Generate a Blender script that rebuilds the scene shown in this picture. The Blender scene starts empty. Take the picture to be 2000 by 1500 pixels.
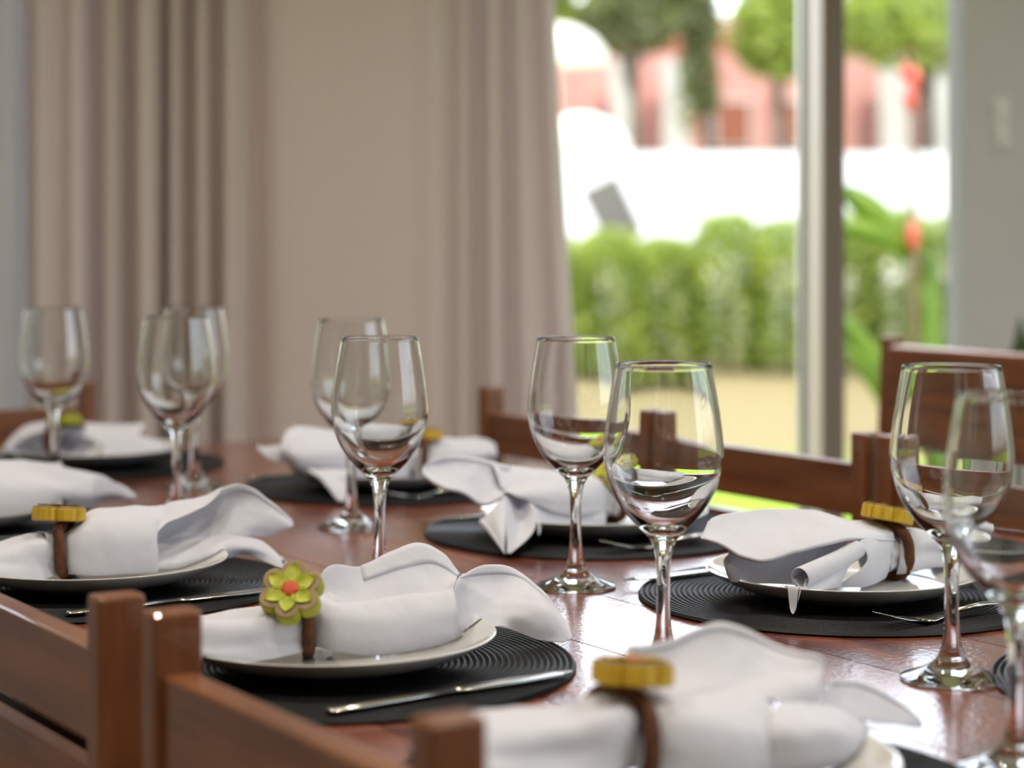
import bpy, bmesh, math, random
from mathutils import Vector, Matrix, noise
random.seed(7)
scene = bpy.context.scene
COL = scene.collection

# ------------------------------------------------------------------ camera
cam_data = bpy.data.cameras.new('camera')
cam = bpy.data.objects.new('camera', cam_data); COL.objects.link(cam)
cam.location = (0, 0, 1.087); cam.rotation_euler = (math.radians(90), 0, 0)
cam_data.sensor_width = 36; cam_data.lens = 72; cam_data.shift_y = -0.1515
cam_data.clip_end = 300; cam_data.clip_start = 0.05
cam_data.dof.use_dof = True; cam_data.dof.focus_distance = 1.72; cam_data.dof.aperture_fstop = 3.7
scene.camera = cam

# ------------------------------------------------------------------ sky, sun, lights, exposure
world = bpy.data.worlds.new('world'); scene.world = world; world.use_nodes = True
wn = world.node_tree; wn.nodes.clear()
sky = wn.nodes.new('ShaderNodeTexSky'); sky.sky_type = 'NISHITA'; sky.sun_disc = False
sky.sun_elevation = math.radians(55); sky.sun_rotation = math.radians(-40); sky.dust_density = 3.0; sky.air_density = 1.0
bg = wn.nodes.new('ShaderNodeBackground'); bg.inputs['Strength'].default_value = 0.85
wo = wn.nodes.new('ShaderNodeOutputWorld')
hz = wn.nodes.new('ShaderNodeHueSaturation'); hz.inputs['Saturation'].default_value = .55   # hazy bright sky
wn.links.new(sky.outputs[0], hz.inputs['Color']); wn.links.new(hz.outputs[0], bg.inputs[0]); wn.links.new(bg.outputs[0], wo.inputs[0])

def add_light(name, kind, loc, rot, energy, color, **kw):
    d = bpy.data.lights.new(name, kind); d.energy = energy; d.color = color
    for k, v in kw.items(): setattr(d, k, v)
    o = bpy.data.objects.new(name, d); COL.objects.link(o); o.location = loc; o.rotation_euler = rot
    return o
add_light('sun', 'SUN', (6, 0, 20), (math.radians(38), math.radians(18), 0), 4.2, (1.0, .95, .86), angle=math.radians(1.0))
# portals only guide sky sampling through door bays and the added side opening
for nm, loc, rot, sx, sy in (('portal_door', (.27, 4.30, 1.18), (math.radians(-90), 0, 0), .66, 2.3), ('portal_bay', (.77, 4.30, 1.18), (math.radians(-90), 0, 0), .22, 2.3), ('portal_side', (2.68, 1.45, 1.45), (0, math.radians(90), 0), 1.7, 2.3)):
    o = add_light(nm, 'AREA', loc, rot, 1, (1, 1, 1), shape='RECTANGLE', size=sx, size_y=sy); o.data.cycles.is_portal = True
vs = scene.view_settings
vs.view_transform = 'Standard'; vs.look = 'None'; vs.gamma = 1.0; vs.exposure = 0.0; vs.use_curve_mapping = False
scene.cycles.max_bounces = 14; scene.cycles.transmission_bounces = 12; scene.cycles.glossy_bounces = 5; scene.cycles.diffuse_bounces = 3
scene.cycles.use_denoising = True

# ------------------------------------------------------------------ materials
def sl(c):
    return tuple(((v/255)/12.92 if v/255 <= .04045 else ((v/255+.055)/1.055)**2.4) for v in c) + (1,)
def mat(name, rgb, rough=.5, metal=0, coat=0, sheen=0, trans=0, ior=1.5, spec=.5):
    m = bpy.data.materials.new(name); m.use_nodes = True
    b = m.node_tree.nodes['Principled BSDF']
    b.inputs['Base Color'].default_value = sl(rgb); b.inputs['Roughness'].default_value = rough
    b.inputs['Metallic'].default_value = metal; b.inputs['Coat Weight'].default_value = coat
    b.inputs['Sheen Weight'].default_value = sheen; b.inputs['Transmission Weight'].default_value = trans
    b.inputs['IOR'].default_value = ior; b.inputs['Specular IOR Level'].default_value = spec
    return m
def nd(m, t, **kw):
    n = m.node_tree.nodes.new(t)
    for k, v in kw.items():
        if k in n.inputs: n.inputs[k].default_value = v
        else: setattr(n, k, v)
    return n
def lk(m, a, b): m.node_tree.links.new(a, b)
def P(m): return m.node_tree.nodes['Principled BSDF']
def vary(m, c1, c2, scale=(1, 1, 1), nscale=5, detail=4, bump=0, bdist=.001, lo=.3, hi=.7, kind='noise', coord='Object'):
    """two-tone procedural colour with optional bump"""
    tc = nd(m, 'ShaderNodeTexCoord'); mp = nd(m, 'ShaderNodeMapping'); mp.inputs['Scale'].default_value = scale
    lk(m, tc.outputs[coord], mp.inputs[0])
    if kind == 'noise':
        t = nd(m, 'ShaderNodeTexNoise', Scale=nscale, Detail=detail)
    else:
        t = nd(m, 'ShaderNodeTexVoronoi', Scale=nscale)
    lk(m, mp.outputs[0], t.inputs['Vector'])
    r = nd(m, 'ShaderNodeValToRGB'); r.color_ramp.elements[0].color = sl(c1); r.color_ramp.elements[1].color = sl(c2)
    r.color_ramp.elements[0].position = lo; r.color_ramp.elements[1].position = hi
    lk(m, t.outputs[0], r.inputs[0]); lk(m, r.outputs[0], P(m).inputs['Base Color'])
    if bump:
        b = nd(m, 'ShaderNodeBump', Strength=bump, Distance=bdist)
        lk(m, t.outputs[0], b.inputs['Height']); lk(m, b.outputs[0], P(m).inputs['Normal'])
    return m

M = {}
M['wall'] = vary(mat('wall_paint', (205, 203, 196), .7), (194, 196, 195), (202, 204, 203), nscale=3, bump=.05)
M['ceiling'] = mat('ceiling_paint', (225, 222, 214), .8)
M['floor'] = vary(mat('floor_tile', (150, 130, 108), .35), (140, 120, 100), (162, 142, 120), nscale=6)
M['frame'] = mat('white_frame', (140, 146, 141), .35)
M['jamb'] = mat('jamb_paint', (130, 121, 111), .55)
M['chair'] = vary(mat('chair_wood', (120, 66, 38), .36, coat=.45), (100, 56, 29), (146, 90, 52), scale=(14, 14, 1.6), nscale=3.2, detail=6, bump=.06)
M['chair_rail'] = vary(mat('chair_rail_wood', (120, 66, 38), .36, coat=.45), (100, 56, 29), (146, 90, 52), scale=(1.6, 14, 14), nscale=3.2, detail=6, bump=.06)
# table: glossy red brown lacquer with long grain and orange peel
m = M['table'] = mat('table_lacquer', (120, 60, 40), .22, coat=.6)
P(m).inputs['Coat Roughness'].default_value = .06
vary(m, (84, 34, 22), (142, 76, 52), scale=(16, 1.2, 16), nscale=2.6, detail=7)
tc = nd(m, 'ShaderNodeTexCoord'); n2 = nd(m, 'ShaderNodeTexNoise', Scale=190.0, Detail=3.0); bp = nd(m, 'ShaderNodeBump', Strength=.26, Distance=.0012)
lk(m, tc.outputs['Object'], n2.inputs['Vector']); lk(m, n2.outputs[0], bp.inputs['Height'])
lk(m, bp.outputs[0], P(m).inputs['Normal']); lk(m, bp.outputs[0], P(m).inputs['Coat Normal'])
M['table_dark'] = mat('table_gap', (36, 16, 10), .6)
M['mat'] = vary(mat('black_weave', (20, 21, 23), .45, ior=1.28, spec=.4), (5, 6, 7), (14, 15, 17), nscale=900, detail=1, bump=.35, bdist=.0006)
M['plate'] = mat('white_porcelain', (204, 204, 200), .12, coat=.5)
M['steel'] = mat('stainless_steel', (190, 188, 182), .2, metal=1)
def cloth(name, rgb, tr):
    m = mat(name, rgb, .85, sheen=.15)
    t = nd(m, 'ShaderNodeBsdfTranslucent'); t.inputs[0].default_value = sl((214, 212, 226))
    mx = nd(m, 'ShaderNodeMixShader'); mx.inputs[0].default_value = tr
    out = m.node_tree.nodes['Material Output']
    lk(m, P(m).outputs[0], mx.inputs[1]); lk(m, t.outputs[0], mx.inputs[2]); lk(m, mx.outputs[0], out.inputs[0])
    tc = nd(m, 'ShaderNodeTexCoord'); n = nd(m, 'ShaderNodeTexNoise', Scale=700.0, Detail=2.0); b = nd(m, 'ShaderNodeBump', Strength=.12, Distance=.0006)
    n3 = nd(m, 'ShaderNodeTexNoise', Scale=38.0, Detail=3.0); b2 = nd(m, 'ShaderNodeBump', Strength=.38, Distance=.004)
    lk(m, tc.outputs['Object'], n.inputs['Vector']); lk(m, tc.outputs['Object'], n3.inputs['Vector'])
    lk(m, n3.outputs[0], b2.inputs['Height']); lk(m, n.outputs[0], b.inputs['Height']); lk(m, b2.outputs[0], b.inputs['Normal'])
    lk(m, b.outputs[0], P(m).inputs['Normal'])
    return m
M['napkin'] = cloth('white_linen', (217, 218, 227), .20)
M['curtain'] = cloth('beige_curtain', (234, 220, 212), .22)
M['sheer'] = cloth('white_sheer', (226, 228, 218), .28)
M['ring'] = vary(mat('bent_wood', (84, 48, 26), .62, spec=.3), (62, 33, 17), (104, 62, 34), scale=(40, 40, 40), nscale=3)
M['bead_gold'] = vary(mat('gold_painted_wood', (196, 150, 24), .5), (182, 140, 22), (218, 184, 58), scale=(90, 90, 14), nscale=3, bump=.2, bdist=.0006)
M['bead_green'] = vary(mat('green_painted_wood', (160, 162, 30), .5), (140, 146, 22), (176, 176, 42), nscale=90, bump=.1)
M['bead_tan'] = vary(mat('bare_wood_edge', (150, 128, 86), .6), (136, 114, 72), (164, 142, 100), nscale=120)
M['petal_green'] = vary(mat('petal_green', (182, 188, 40), .5), (160, 168, 28), (200, 204, 60), nscale=120)
M['petal_gold'] = mat('petal_gold', (206, 164, 40), .5)
M['bead_red'] = mat('bead_red', (200, 70, 20), .5)
m = M['glass'] = bpy.data.materials.new('clear_glass'); m.use_nodes = True
m.node_tree.nodes.remove(P(m)); g = nd(m, 'ShaderNodeBsdfGlass', IOR=1.5, Roughness=0.0); g.inputs[0].default_value = (.985, .99, .985, 1)
lk(m, g.outputs[0], m.node_tree.nodes['Material Output'].inputs[0])
M['lamp'] = bpy.data.materials.new('lamp_glow'); M['lamp'].use_nodes = True
P(M['lamp']).inputs['Emission Color'].default_value = (1, .86, .66, 1); P(M['lamp']).inputs['Emission Strength'].default_value = 55
M['metal_white'] = mat('white_metal', (225, 225, 222), .4)
# garden
M['hedge'] = vary(mat('hedge_leaf', (110, 140, 40), .45), (92, 118, 44), (180, 190, 82), nscale=2.2, lo=.35, hi=.68)
M['tree_lime'] = vary(mat('lime_leaf', (150, 180, 60), .5), (120, 142, 56), (172, 184, 88), nscale=.8)
M['tree_olive'] = vary(mat('olive_leaf', (110, 120, 74), .5), (96, 102, 74), (146, 148, 116), nscale=.8)
for k in ('hedge', 'tree_lime', 'tree_olive'):
    m = M[k]; t = nd(m, 'ShaderNodeBsdfTranslucent'); t.inputs[0].default_value = sl((150, 172, 56))
    mx = nd(m, 'ShaderNodeMixShader'); mx.inputs[0].default_value = .35
    lk(m, P(m).outputs[0], mx.inputs[1]); lk(m, t.outputs[0], mx.inputs[2]); lk(m, mx.outputs[0], m.node_tree.nodes['Material Output'].inputs[0])
M['bark'] = vary(mat('bark', (96, 84, 70), .8), (78, 68, 56), (120, 106, 90), nscale=8)
M['plant'] = vary(mat('broad_leaf', (104, 140, 16), .4), (74, 106, 10), (112, 138, 26), nscale=6)
M['plant_stem'] = mat('reddish_stem', (110, 84, 64), .5)
M['bract'] = mat('red_bract', (214, 92, 80), .5)
m = M['lawn'] = mat('lawn_grass', (150, 170, 60), .9, spec=.1)
M['pool_wall'] = mat('white_render', (212, 216, 216), .7)
M['deck'] = mat('pale_deck', (214, 208, 196), .7)
M['house_pink'] = vary(mat('pink_render', (214, 150, 138), .8), (196, 138, 126), (206, 154, 142), nscale=1.2)
M['house_white'] = mat('white_column', (200, 198, 190), .7)
M['roof'] = mat('clay_roof', (150, 92, 70), .8)
M['parasol'] = mat('parasol_canvas', (226, 224, 208), .8)
M['dark_sling'] = mat('grey_sling', (96, 93, 85), .7)
M['leaf_dark'] = mat('dark_leaf', (60, 84, 52), .5)
M['clay_pot'] = mat('clay_pot', (150, 96, 70), .8)

# ------------------------------------------------------------------ mesh helpers
def link(name, me, m=None, parent=None, loc=(0, 0, 0), rot=(0, 0, 0)):
    o = bpy.data.objects.new(name, me); COL.objects.link(o)
    if me is not None and m is not None and not me.materials: me.materials.append(m)
    o.location = loc; o.rotation_euler = rot
    if parent: o.parent = parent
    return o
def tag(o, label=None, cat=None, group=None, kind=None):
    if label: o['label'] = label
    if cat: o['category'] = cat
    if group: o['group'] = group
    if kind: o['kind'] = kind
    return o
def thing(name, label, cat, loc=(0, 0, 0), rotz=0, group=None):
    o = bpy.data.objects.new(name, None); COL.objects.link(o); o.empty_display_size = .05
    o.location = loc; o.rotation_euler = (0, 0, rotz)
    return tag(o, label, cat, group)
def mesh(name, verts, faces, smooth=True):
    me = bpy.data.meshes.new(name); me.from_pydata([tuple(v) for v in verts], [], faces); me.update()
    if smooth: me.shade_smooth()
    return me
def box_mesh(name, size, center=(0, 0, 0), bevel=.002, seg=2, taper=1.0, rot=None):
    bm = bmesh.new(); bmesh.ops.create_cube(bm, size=1)
    for v in bm.verts:
        k = taper if v.co.z < 0 else 1
        v.co = Vector((v.co.x*size[0]*k, v.co.y*size[1]*k, v.co.z*size[2]))
    if bevel: bmesh.ops.bevel(bm, geom=bm.edges[:], offset=bevel, segments=seg, affect='EDGES', profile=.5)
    if rot is not None: bmesh.ops.transform(bm, matrix=rot, verts=bm.verts)
    bmesh.ops.translate(bm, vec=center, verts=bm.verts)
    me = bpy.data.meshes.new(name); bm.to_mesh(me); bm.free()
    return me
def cr(p, t):
    """Catmull-Rom through points p (vectors), t in [0,1]"""
    n = len(p) - 1; s = min(int(t*n), n-1); f = t*n - s
    p1, p2 = p[s], p[s+1]
    p0 = p[s-1] if s > 0 else p1*2 - p2
    p3 = p[s+2] if s+2 <= n else p2*2 - p1
    return .5*((2*p1) + (p2-p0)*f + (2*p0-5*p1+4*p2-p3)*f*f + (3*p1-p0-3*p2+p3)*f*f*f)
def lathe(name, prof, seg=64, closed=False):
    vs_, fs = [], []
    n = len(prof)
    for r, z in prof:
        for k in range(seg):
            a = 2*math.pi*k/seg; vs_.append((r*math.cos(a), r*math.sin(a), z))
    for i in range(n-1):
        for k in range(seg):
            a, b = i*seg+k, i*seg+(k+1) % seg
            fs.append((a, b, b+seg, a+seg))
    me = bpy.data.meshes.new(name); bm = bmesh.new()
    bv = [bm.verts.new(v) for v in vs_]
    for f in fs: bm.faces.new([bv[i] for i in f])
    bmesh.ops.remove_doubles(bm, verts=bm.verts, dist=1e-6)
    bm.to_mesh(me); bm.free(); me.shade_smooth()
    return me
def smooth_prof(pts, k=4):
    v = [Vector((a, b)) for a, b in pts]; n = (len(v)-1)*k
    return [(max(q.x, 0), q.y) for q in (cr(v, i/n) for i in range(n+1))]
def tube_mesh(name, pts, radii, seg=10, cap=True, closed=False, flat=1.0):
    pts = [Vector(p) for p in pts]; n = len(pts); vs_, fs = [], []
    if not hasattr(radii, '__len__'): radii = [radii]*n
    up = None
    for i, p in enumerate(pts):
        if closed: d = (pts[(i+1) % n] - pts[i-1]).normalized()
        else: d = (pts[min(i+1, n-1)] - pts[max(i-1, 0)]).normalized()
        if up is None:
            up = Vector((0, 0, 1)) if abs(d.z) < .9 else Vector((1, 0, 0))
        s = d.cross(up).normalized(); up = s.cross(d).normalized()
        for k in range(seg):
            a = 2*math.pi*k/seg
            vs_.append(p + (s*math.cos(a) + up*math.sin(a)*flat)*radii[i])
    for i in range(n if closed else n-1):
        j = (i+1) % n
        for k in range(seg):
            fs.append((i*seg+k, i*seg+(k+1) % seg, j*seg+(k+1) % seg, j*seg+k))
    if cap and not closed:
        fs.append(tuple(range(seg))[::-1]); fs.append(tuple((n-1)*seg+k for k in range(seg)))
    return mesh(name, vs_, fs)
def join_meshes(name, mlist):
    bm = bmesh.new()
    for me in mlist: bm.from_mesh(me)
    me = bpy.data.meshes.new(name); bm.to_mesh(me); bm.free()
    return me
def copy_tree(o, parent=None):
    c = o.copy(); COL.objects.link(c); c.parent = parent
    for ch in o.children: copy_tree(ch, c)
    return c

# table frame: y along the table (away to the left), x across it (away to the right)
RZ = math.atan2(.545, .8385)
UU = Vector((-.545, .8385)); NN = Vector((.8385, .545)); ORG = Vector((-.1635, 2.67))
def T(u, n): p = ORG + UU*u + NN*n; return (p.x, p.y)
TZ = .75
NAPKINS = {
 'A': [
  ('tail', [[(-113.5,-99.8,22.4),(-112.6,-107.2,32.1),(-113.2,-103.6,41.6),(-114.4,-94.4,50.1),(-120.6,-58.4,50.7),(-124.5,-30.9,35.5)],
   [(-89.9,-92.5,21.6),(-89.4,-98.1,31.3),(-90.3,-92.7,41.3),(-92.2,-80,48.8),(-97.8,-43.6,49.5),(-101.3,-15.9,33.7)],
   [(-71,-82.1,20.9),(-71,-87.2,30.1),(-72.3,-81,40.8),(-74.7,-63.6,47.2),(-79.5,-29.7,48.4),(-81.4,-7.9,34.2)],
   [(-50.5,-66.8,19.2),(-50.8,-71,30.6),(-51.8,-65.7,42.3),(-54.5,-47.4,48.7),(-58.2,-17.8,50.1),(-59.1,1.6,36.3)],
   [(-28,-48.2,19.8),(-28.7,-52.7,33.3),(-30.2,-45.6,44.5),(-33,-31.4,51.1),(-35.2,-10.9,51.9),(-36,6.6,37.3)],
   [(-12.8,-28.3,20.3),(-13.9,-33,32.8),(-15,-29.7,43.8),(-16.8,-18.9,51.1),(-18.3,-3.9,50.7),(-18.3,8.1,35)]]),
  ('body', [[(-10.6,-26.9,20.8),(-11,-31.1,32.5),(-12.8,-28.3,43.5),(-15.4,-18,50.1),(-16.5,-6.7,50.4),(-17.4,2.7,50.3),(-18,8.3,50.8)],
   [(3.7,-31.6,18.7),(3.5,-37.7,32.2),(1.7,-34.9,45.2),(-0.2,-18.1,52.5),(-1.5,-3,45.8),(-3.6,11.7,54.2),(-5.9,24.1,73.5)],
   [(29.2,-21,13.4),(29.7,-27.7,28.3),(28.7,-24.4,43.2),(27.4,-6.2,51.9),(25.7,12.7,41.3),(22.6,32.7,54.4),(18.8,46.2,70.7)],
   [(55.6,-5.8,9),(56.8,-13.1,24.2),(56.6,-9.2,40.3),(54.7,11.6,51.8),(53.3,30.6,38.8),(50,54.5,57.9),(40.2,68.2,77)],
   [(78.5,11,8.3),(80.8,2.5,24.3),(81.8,7.2,41.1),(81.1,27.7,53.3),(78.4,47,40.6),(73.3,73.6,59.6),(61.1,87.7,81.8)],
   [(90.9,21.1,8.6),(90.4,10.8,25.4),(89.6,12.2,42.2),(87.4,31.8,54.6),(85.9,51.9,45),(83.4,78.2,57.2),(79.5,96.7,71.2)],
   [(100.3,31.2,12.2),(98.2,18.8,27),(95.4,18,43.1),(92.1,35.9,53.5),(92.3,58,54.9),(93.7,80.9,54.7),(95,95.7,55.1)]]),
  ('petal', [[(99.8,34.8,13.8),(96.4,24.7,29.9),(94.1,23.1,42.1),(92,37.8,50.3),(92.6,60.2,53.7),(95.3,82,55.7)],
   [(109.7,43.3,16.2),(105.5,50.6,26.1),(102.8,60.8,34.4),(102.4,78.6,42.2),(103.8,93.5,50),(106.5,103.2,58)],
   [(126.5,62.3,19),(124.8,73.1,24.3),(123.1,86,28.5),(122.1,101.3,34.8),(121.1,114.7,45.1),(116.8,117.9,59.4)],
   [(142.1,70.4,12.5),(142.9,72.9,24.7),(143,84.9,31.2),(142.2,104.4,36),(140.1,123.1,43.7),(134.6,132.5,54)],
   [(160.6,66.4,6.7),(163.5,70.3,18.2),(163.6,78.4,27.8),(162.2,95.4,33),(160,116,35.6),(155.1,138.8,40.9)],
   [(178.2,65.8,6),(180.8,72.5,10.4),(180.2,81.2,16.1),(178,93.7,19.5),(175.9,108.3,22.2),(172.9,128.4,24.9)],
   [(185.9,75.8,6.4),(185.9,77.9,7.7),(185.2,80.4,8.8),(184.4,83.9,9.8),(183.3,89.2,11.7),(181.9,98.2,13.6)]]),
 ],
 'B': [
  ('tail', [[(-88.4,-107.4,22.2),(-88.8,-105.7,33.7),(-91.5,-95.5,42.1),(-97,-75,47.2),(-104.7,-46,47.3),(-109.9,-26.4,35.8)],
   [(-65.7,-88.7,18.9),(-65.7,-88.7,31.8),(-67.9,-80.1,41.5),(-73,-59.5,45.7),(-80.3,-30.2,48.2),(-85.3,-10.4,35.6)],
   [(-47.8,-71.1,16.8),(-48.2,-73.3,31.6),(-50.7,-62.9,42.5),(-54.8,-45.6,48.2),(-60.2,-19.1,52.8),(-62.6,-0.7,40.4)],
   [(-33.6,-51.9,16.3),(-34,-54.1,30.8),(-36,-49.4,45),(-39.6,-33.8,52.6),(-43.6,-16.4,53.3),(-45.5,0.4,41.2)],
   [(-23.4,-34.2,17.1),(-23.5,-38.3,30.5),(-24.9,-36.2,43),(-28,-26.2,51.9),(-30.8,-14,53),(-32.6,-1.2,41.4)]]),
  ('body', [[(-20.1,-32.1,16.7),(-19.3,-35.6,30.1),(-19.5,-32.7,42.4),(-21,-23.6,50.6),(-22.8,-10.8,53.4),(-23.4,0.8,53.7)],
   [(-9,-39.8,18),(-10,-43.5,31.4),(-11.6,-40.6,45.1),(-14.1,-29.2,54.2),(-13.6,-8.9,60.8),(-11.9,10.3,65.8)],
   [(8.8,-36.3,16.5),(7.4,-41.2,33.4),(5,-38.7,49.5),(2.5,-26.4,63.4),(-0.2,-4.1,68.8),(-0.2,19.8,70.4)],
   [(32.4,-23.9,15.3),(33.3,-28.4,33.7),(31.8,-25.4,52.3),(29.1,-11.1,65),(25.5,12.6,68.4),(23.3,37.1,70.5)],
   [(53.6,-9.1,14.3),(54.6,-14.5,31.5),(54,-10.9,50.1),(51.7,1.6,60.3),(49.4,26.1,65.6),(47.6,52.9,69.3)],
   [(61.5,-2,14.1),(62.5,-7.4,30.3),(61,-4.4,45.7),(60.1,9.1,53.4),(59.9,32.9,60.7),(57.4,59.3,69.4)]]),
  ('lip', [[(59.6,0.7,50.8),(58.5,30,60.2),(57.4,59.3,69.4)],
   [(67.4,17.8,58),(67.6,39.9,63.7),(66.4,65.2,70.6)],
   [(82.3,37.5,62),(81.3,52.9,66.8),(80,74,73)],
   [(96.3,58.6,68),(95.6,70.1,72.5),(94.3,85.3,77)],
   [(107.9,82.1,77.9),(108,88.2,79.7),(108.8,96.7,81.6)]]),
  ('inner', [[(49.3,32,20.6),(47.4,42.8,29.7),(47,50.6,38.4),(49.4,54.1,47.8),(54.6,55.5,61.5)],
   [(73.2,47.6,31),(70.9,62.1,35.7),(70.3,71.7,42.7),(71.8,74.7,52.3),(75.1,72.8,67.1)],
   [(95.8,62.2,34.7),(94.8,75.6,38.7),(94,87.1,45.5),(95.3,92,57.5),(97.7,89.5,76)],
   [(118.6,77.1,34.4),(119.9,86,43.2),(119.8,97.9,54.1),(118.3,108.9,67.9),(118.8,105.2,82.6)],
   [(136.7,92.8,33.1),(138.8,96.2,44.2),(139.3,104.5,54.7),(136.9,115,65.5),(133.6,116.9,79.1)],
   [(151,108.2,29.7),(154.8,110.6,38.6),(156.1,117.4,47.8),(154,126.1,54.3),(149.6,129.2,64.7)],
   [(166.2,128,34),(169,129.9,36.8),(169.3,132.1,39.5),(168.4,135.5,43.2),(164.9,139.2,49.4)],
   [(172.8,138.3,37.6),(172.8,138.3,38.1),(172.7,139.2,39),(172.1,139.9,40.5),(170.9,141.1,43.4)]]),
  ('lower', [[(55.5,2.1,15.8),(55.2,3.9,19.4),(53.6,12.9,22.3),(51.4,25.4,24.6)],
   [(77.6,20.5,13.7),(77.6,20.5,20),(76.2,29.5,25.9),(73.5,45.8,30.3)],
   [(102.1,36.4,15),(102.4,34.5,23.7),(101,43.7,32.6),(96.7,62.8,36.6)],
   [(121.2,50.8,18.6),(121.5,49,27.8),(119.3,57.6,34.9),(114.9,74.7,37.8)],
   [(134.5,63.4,19.6),(136.8,60.9,25.9),(133.1,66.5,31),(126.9,82.5,34.6)],
   [(152.2,68.9,12.7),(156.6,73.8,19.9),(152.8,85.3,25.1),(144.9,100.2,28.9)],
   [(171.1,56.2,7.8),(171,66.2,12.1),(166.7,78.3,16.7),(161.9,93.3,18.8)],
   [(178.9,44.3,6.8),(177.8,49.6,9.4),(174.9,58.7,11.9),(171,71.1,13.8)]]),
 ],
 'C': [
  ('body', [[(29.9,-20.5,13.3),(31.3,-25.7,31.1),(29.9,-20.5,50.4),(24.3,0.8,62.1),(16.4,30.6,70.1)],
   [(59.8,-3.1,14.9),(61.1,-8.3,28.8),(59.8,-3.1,48.2),(54,20.1,59.7),(46,51.9,70.6)],
   [(96.8,22.9,14.1),(98.4,16,31.3),(96.8,22.9,46.1),(90.1,44.5,56.8),(80.7,74.5,65.1)],
   [(126.2,48.1,14.1),(130.3,42.7,30.7),(128.8,49.7,42.7),(122.2,69.4,52.1),(113,95.4,57.9)],
   [(147.1,69.6,14.1),(152.2,64.9,27.8),(149.1,70.9,38.9),(142.4,86.5,46.4),(133,108.5,51)],
   [(159.1,89.4,18.6),(168.1,89.3,27.6),(167.8,97.1,32.6),(161.8,109.2,37.7),(152.1,124.8,42.4)],
   [(185,120.3,15.7),(188.3,122.4,17.9),(187.6,126,19.8),(183.1,131,22.8),(174.5,137.5,28.1)]]),
  ('flap', [[(40.7,26.5,59),(37.5,39.4,65.1),(34.2,52.2,71.2)],
   [(50.8,33,58.2),(47.5,45.9,64.3),(44.3,58.8,70.5)],
   [(81.1,52.7,57.6),(78.1,65.7,62),(75.6,81.2,67.3)],
   [(106,72.9,56.4),(108.1,85.2,59.7),(108.3,100.4,62.8)]]),
 ],
 'D': [
  ('loop', [[(-117.1,-20,13.2),(-116.1,-18,18),(-114.7,-12,24.6),(-112.1,-5,32.6)],
   [(-81.3,-40,8.3),(-92.9,0,18.2),(-93.1,10,31.8),(-85.6,0,45.2)],
   [(-39.6,-50,5.8),(-53.3,5,17.7),(-55.1,20,32.9),(-49.2,0,48.8)],
   [(-0.2,-50,2.3),(-12.2,-10,15.7),(-17.9,10,29.6),(-14.7,-5,45.7)],
   [(20.2,-45,-0.5),(14,-25,13.8),(8.1,-10,26.6),(5.2,-10,40.4)]]),
  ('upper', [[(-118.5,-20,15.4),(-123.5,0,25.5),(-124.8,20,34.4)],
   [(-93.9,-8,40.2),(-100.4,10,46.4),(-103,30,53.9)],
   [(-48.9,-8,48.2),(-57.7,15,53.9),(-65.9,35,60.1)],
   [(-12.2,-10,44.7),(-12.8,10,52.9),(-18,35,58.6)],
   [(20.4,-10,26.6),(23.8,10,44.2),(23,40,53.7)],
   [(52.1,-5,18.8),(64.5,15,40.7),(68.6,45,58.4)]]),
  ('lower', [[(10.5,-50,-2.7),(19.2,-40,11.9),(18.8,-20,25.5),(18.4,0,37.9)],
   [(47.9,-40,1.1),(53.2,-30,14.3),(54.5,-10,28.8),(54.8,12,42.5)],
   [(78.4,-30,10.7),(83.8,-20,18.3),(86.1,0,27.7),(85.5,20,37.3)],
   [(108.2,-10,14.3),(110.2,-5,18.1),(110.9,0,23.3),(110.7,10,29.6)]]),
  ('rear', [[(-108.9,0,35),(-110.8,20,44.6),(-111.2,40,50)],
   [(-65.3,0,43.7),(-67.3,25,51.5),(-70.7,50,53.5)],
   [(-14.3,0,43.7),(-15.9,25,50),(-21,60,51)],
   [(23.8,10,35.4),(23.5,30,42.2),(21.4,60,46.6)]]),
 ],
 'E': [
  ('tail', [[(35.2,2.9,14.2),(39.3,1.5,26.4),(40.4,6.3,40.6),(38.5,19,52.6),(36.4,33.7,55.1),(34.6,44.5,44.5)],
   [(60.5,5.3,10.6),(63.3,3.1,26.3),(64.3,11.8,42.7),(62.1,34.4,55.1),(59.8,58.9,59.3),(57.9,72.6,47)],
   [(93.5,20.8,12.1),(96.2,20.6,25.6),(97.3,31.3,40.5),(96.7,56.8,51.4),(94.6,86.5,57.2),(92.7,105.3,43.5)],
   [(124.2,40.7,17.8),(126.2,40.1,30.1),(128.1,49.3,39.9),(127.8,77.1,46.5),(126,109.9,50),(124.3,130.8,37.3)],
   [(140.3,61.2,24.3),(141.7,58.1,31.5),(143,64.9,36.8),(142.8,88.8,39.7),(141.2,116.8,42.3),(141,136.7,33.2)]]),
  ('body', [[(31.3,0.4,14.6),(30.2,-4.4,29.8),(30,-0.5,44),(30.6,15.9,54.3),(31.1,32.2,56.6)],
   [(-4.2,-38.8,9.4),(-5.8,-45.7,30),(-6.3,-38.1,48.8),(-6.6,-12.3,59.9),(-5.7,16.3,65)],
   [(-38.2,-66.9,19.4),(-39,-73.4,39.7),(-40.9,-66.6,56.5),(-40.5,-38.3,66.6),(-40,-1,71.4)],
   [(-68.8,-88.7,25.3),(-73.5,-93.8,42),(-76.5,-89.7,57.7),(-76.3,-63.6,71.1),(-74.7,-23.5,78.3)],
   [(-93.8,-97,29.5),(-102.8,-102.8,43.1),(-110,-101.5,57.7),(-112,-82.8,73.1),(-110.3,-49.7,84.1)],
   [(-113.4,-93.7,33.6),(-119.5,-97.6,45.7),(-125.9,-97.8,58.6),(-125.9,-85.9,71.5),(-122.7,-67.8,80)]]),
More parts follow.
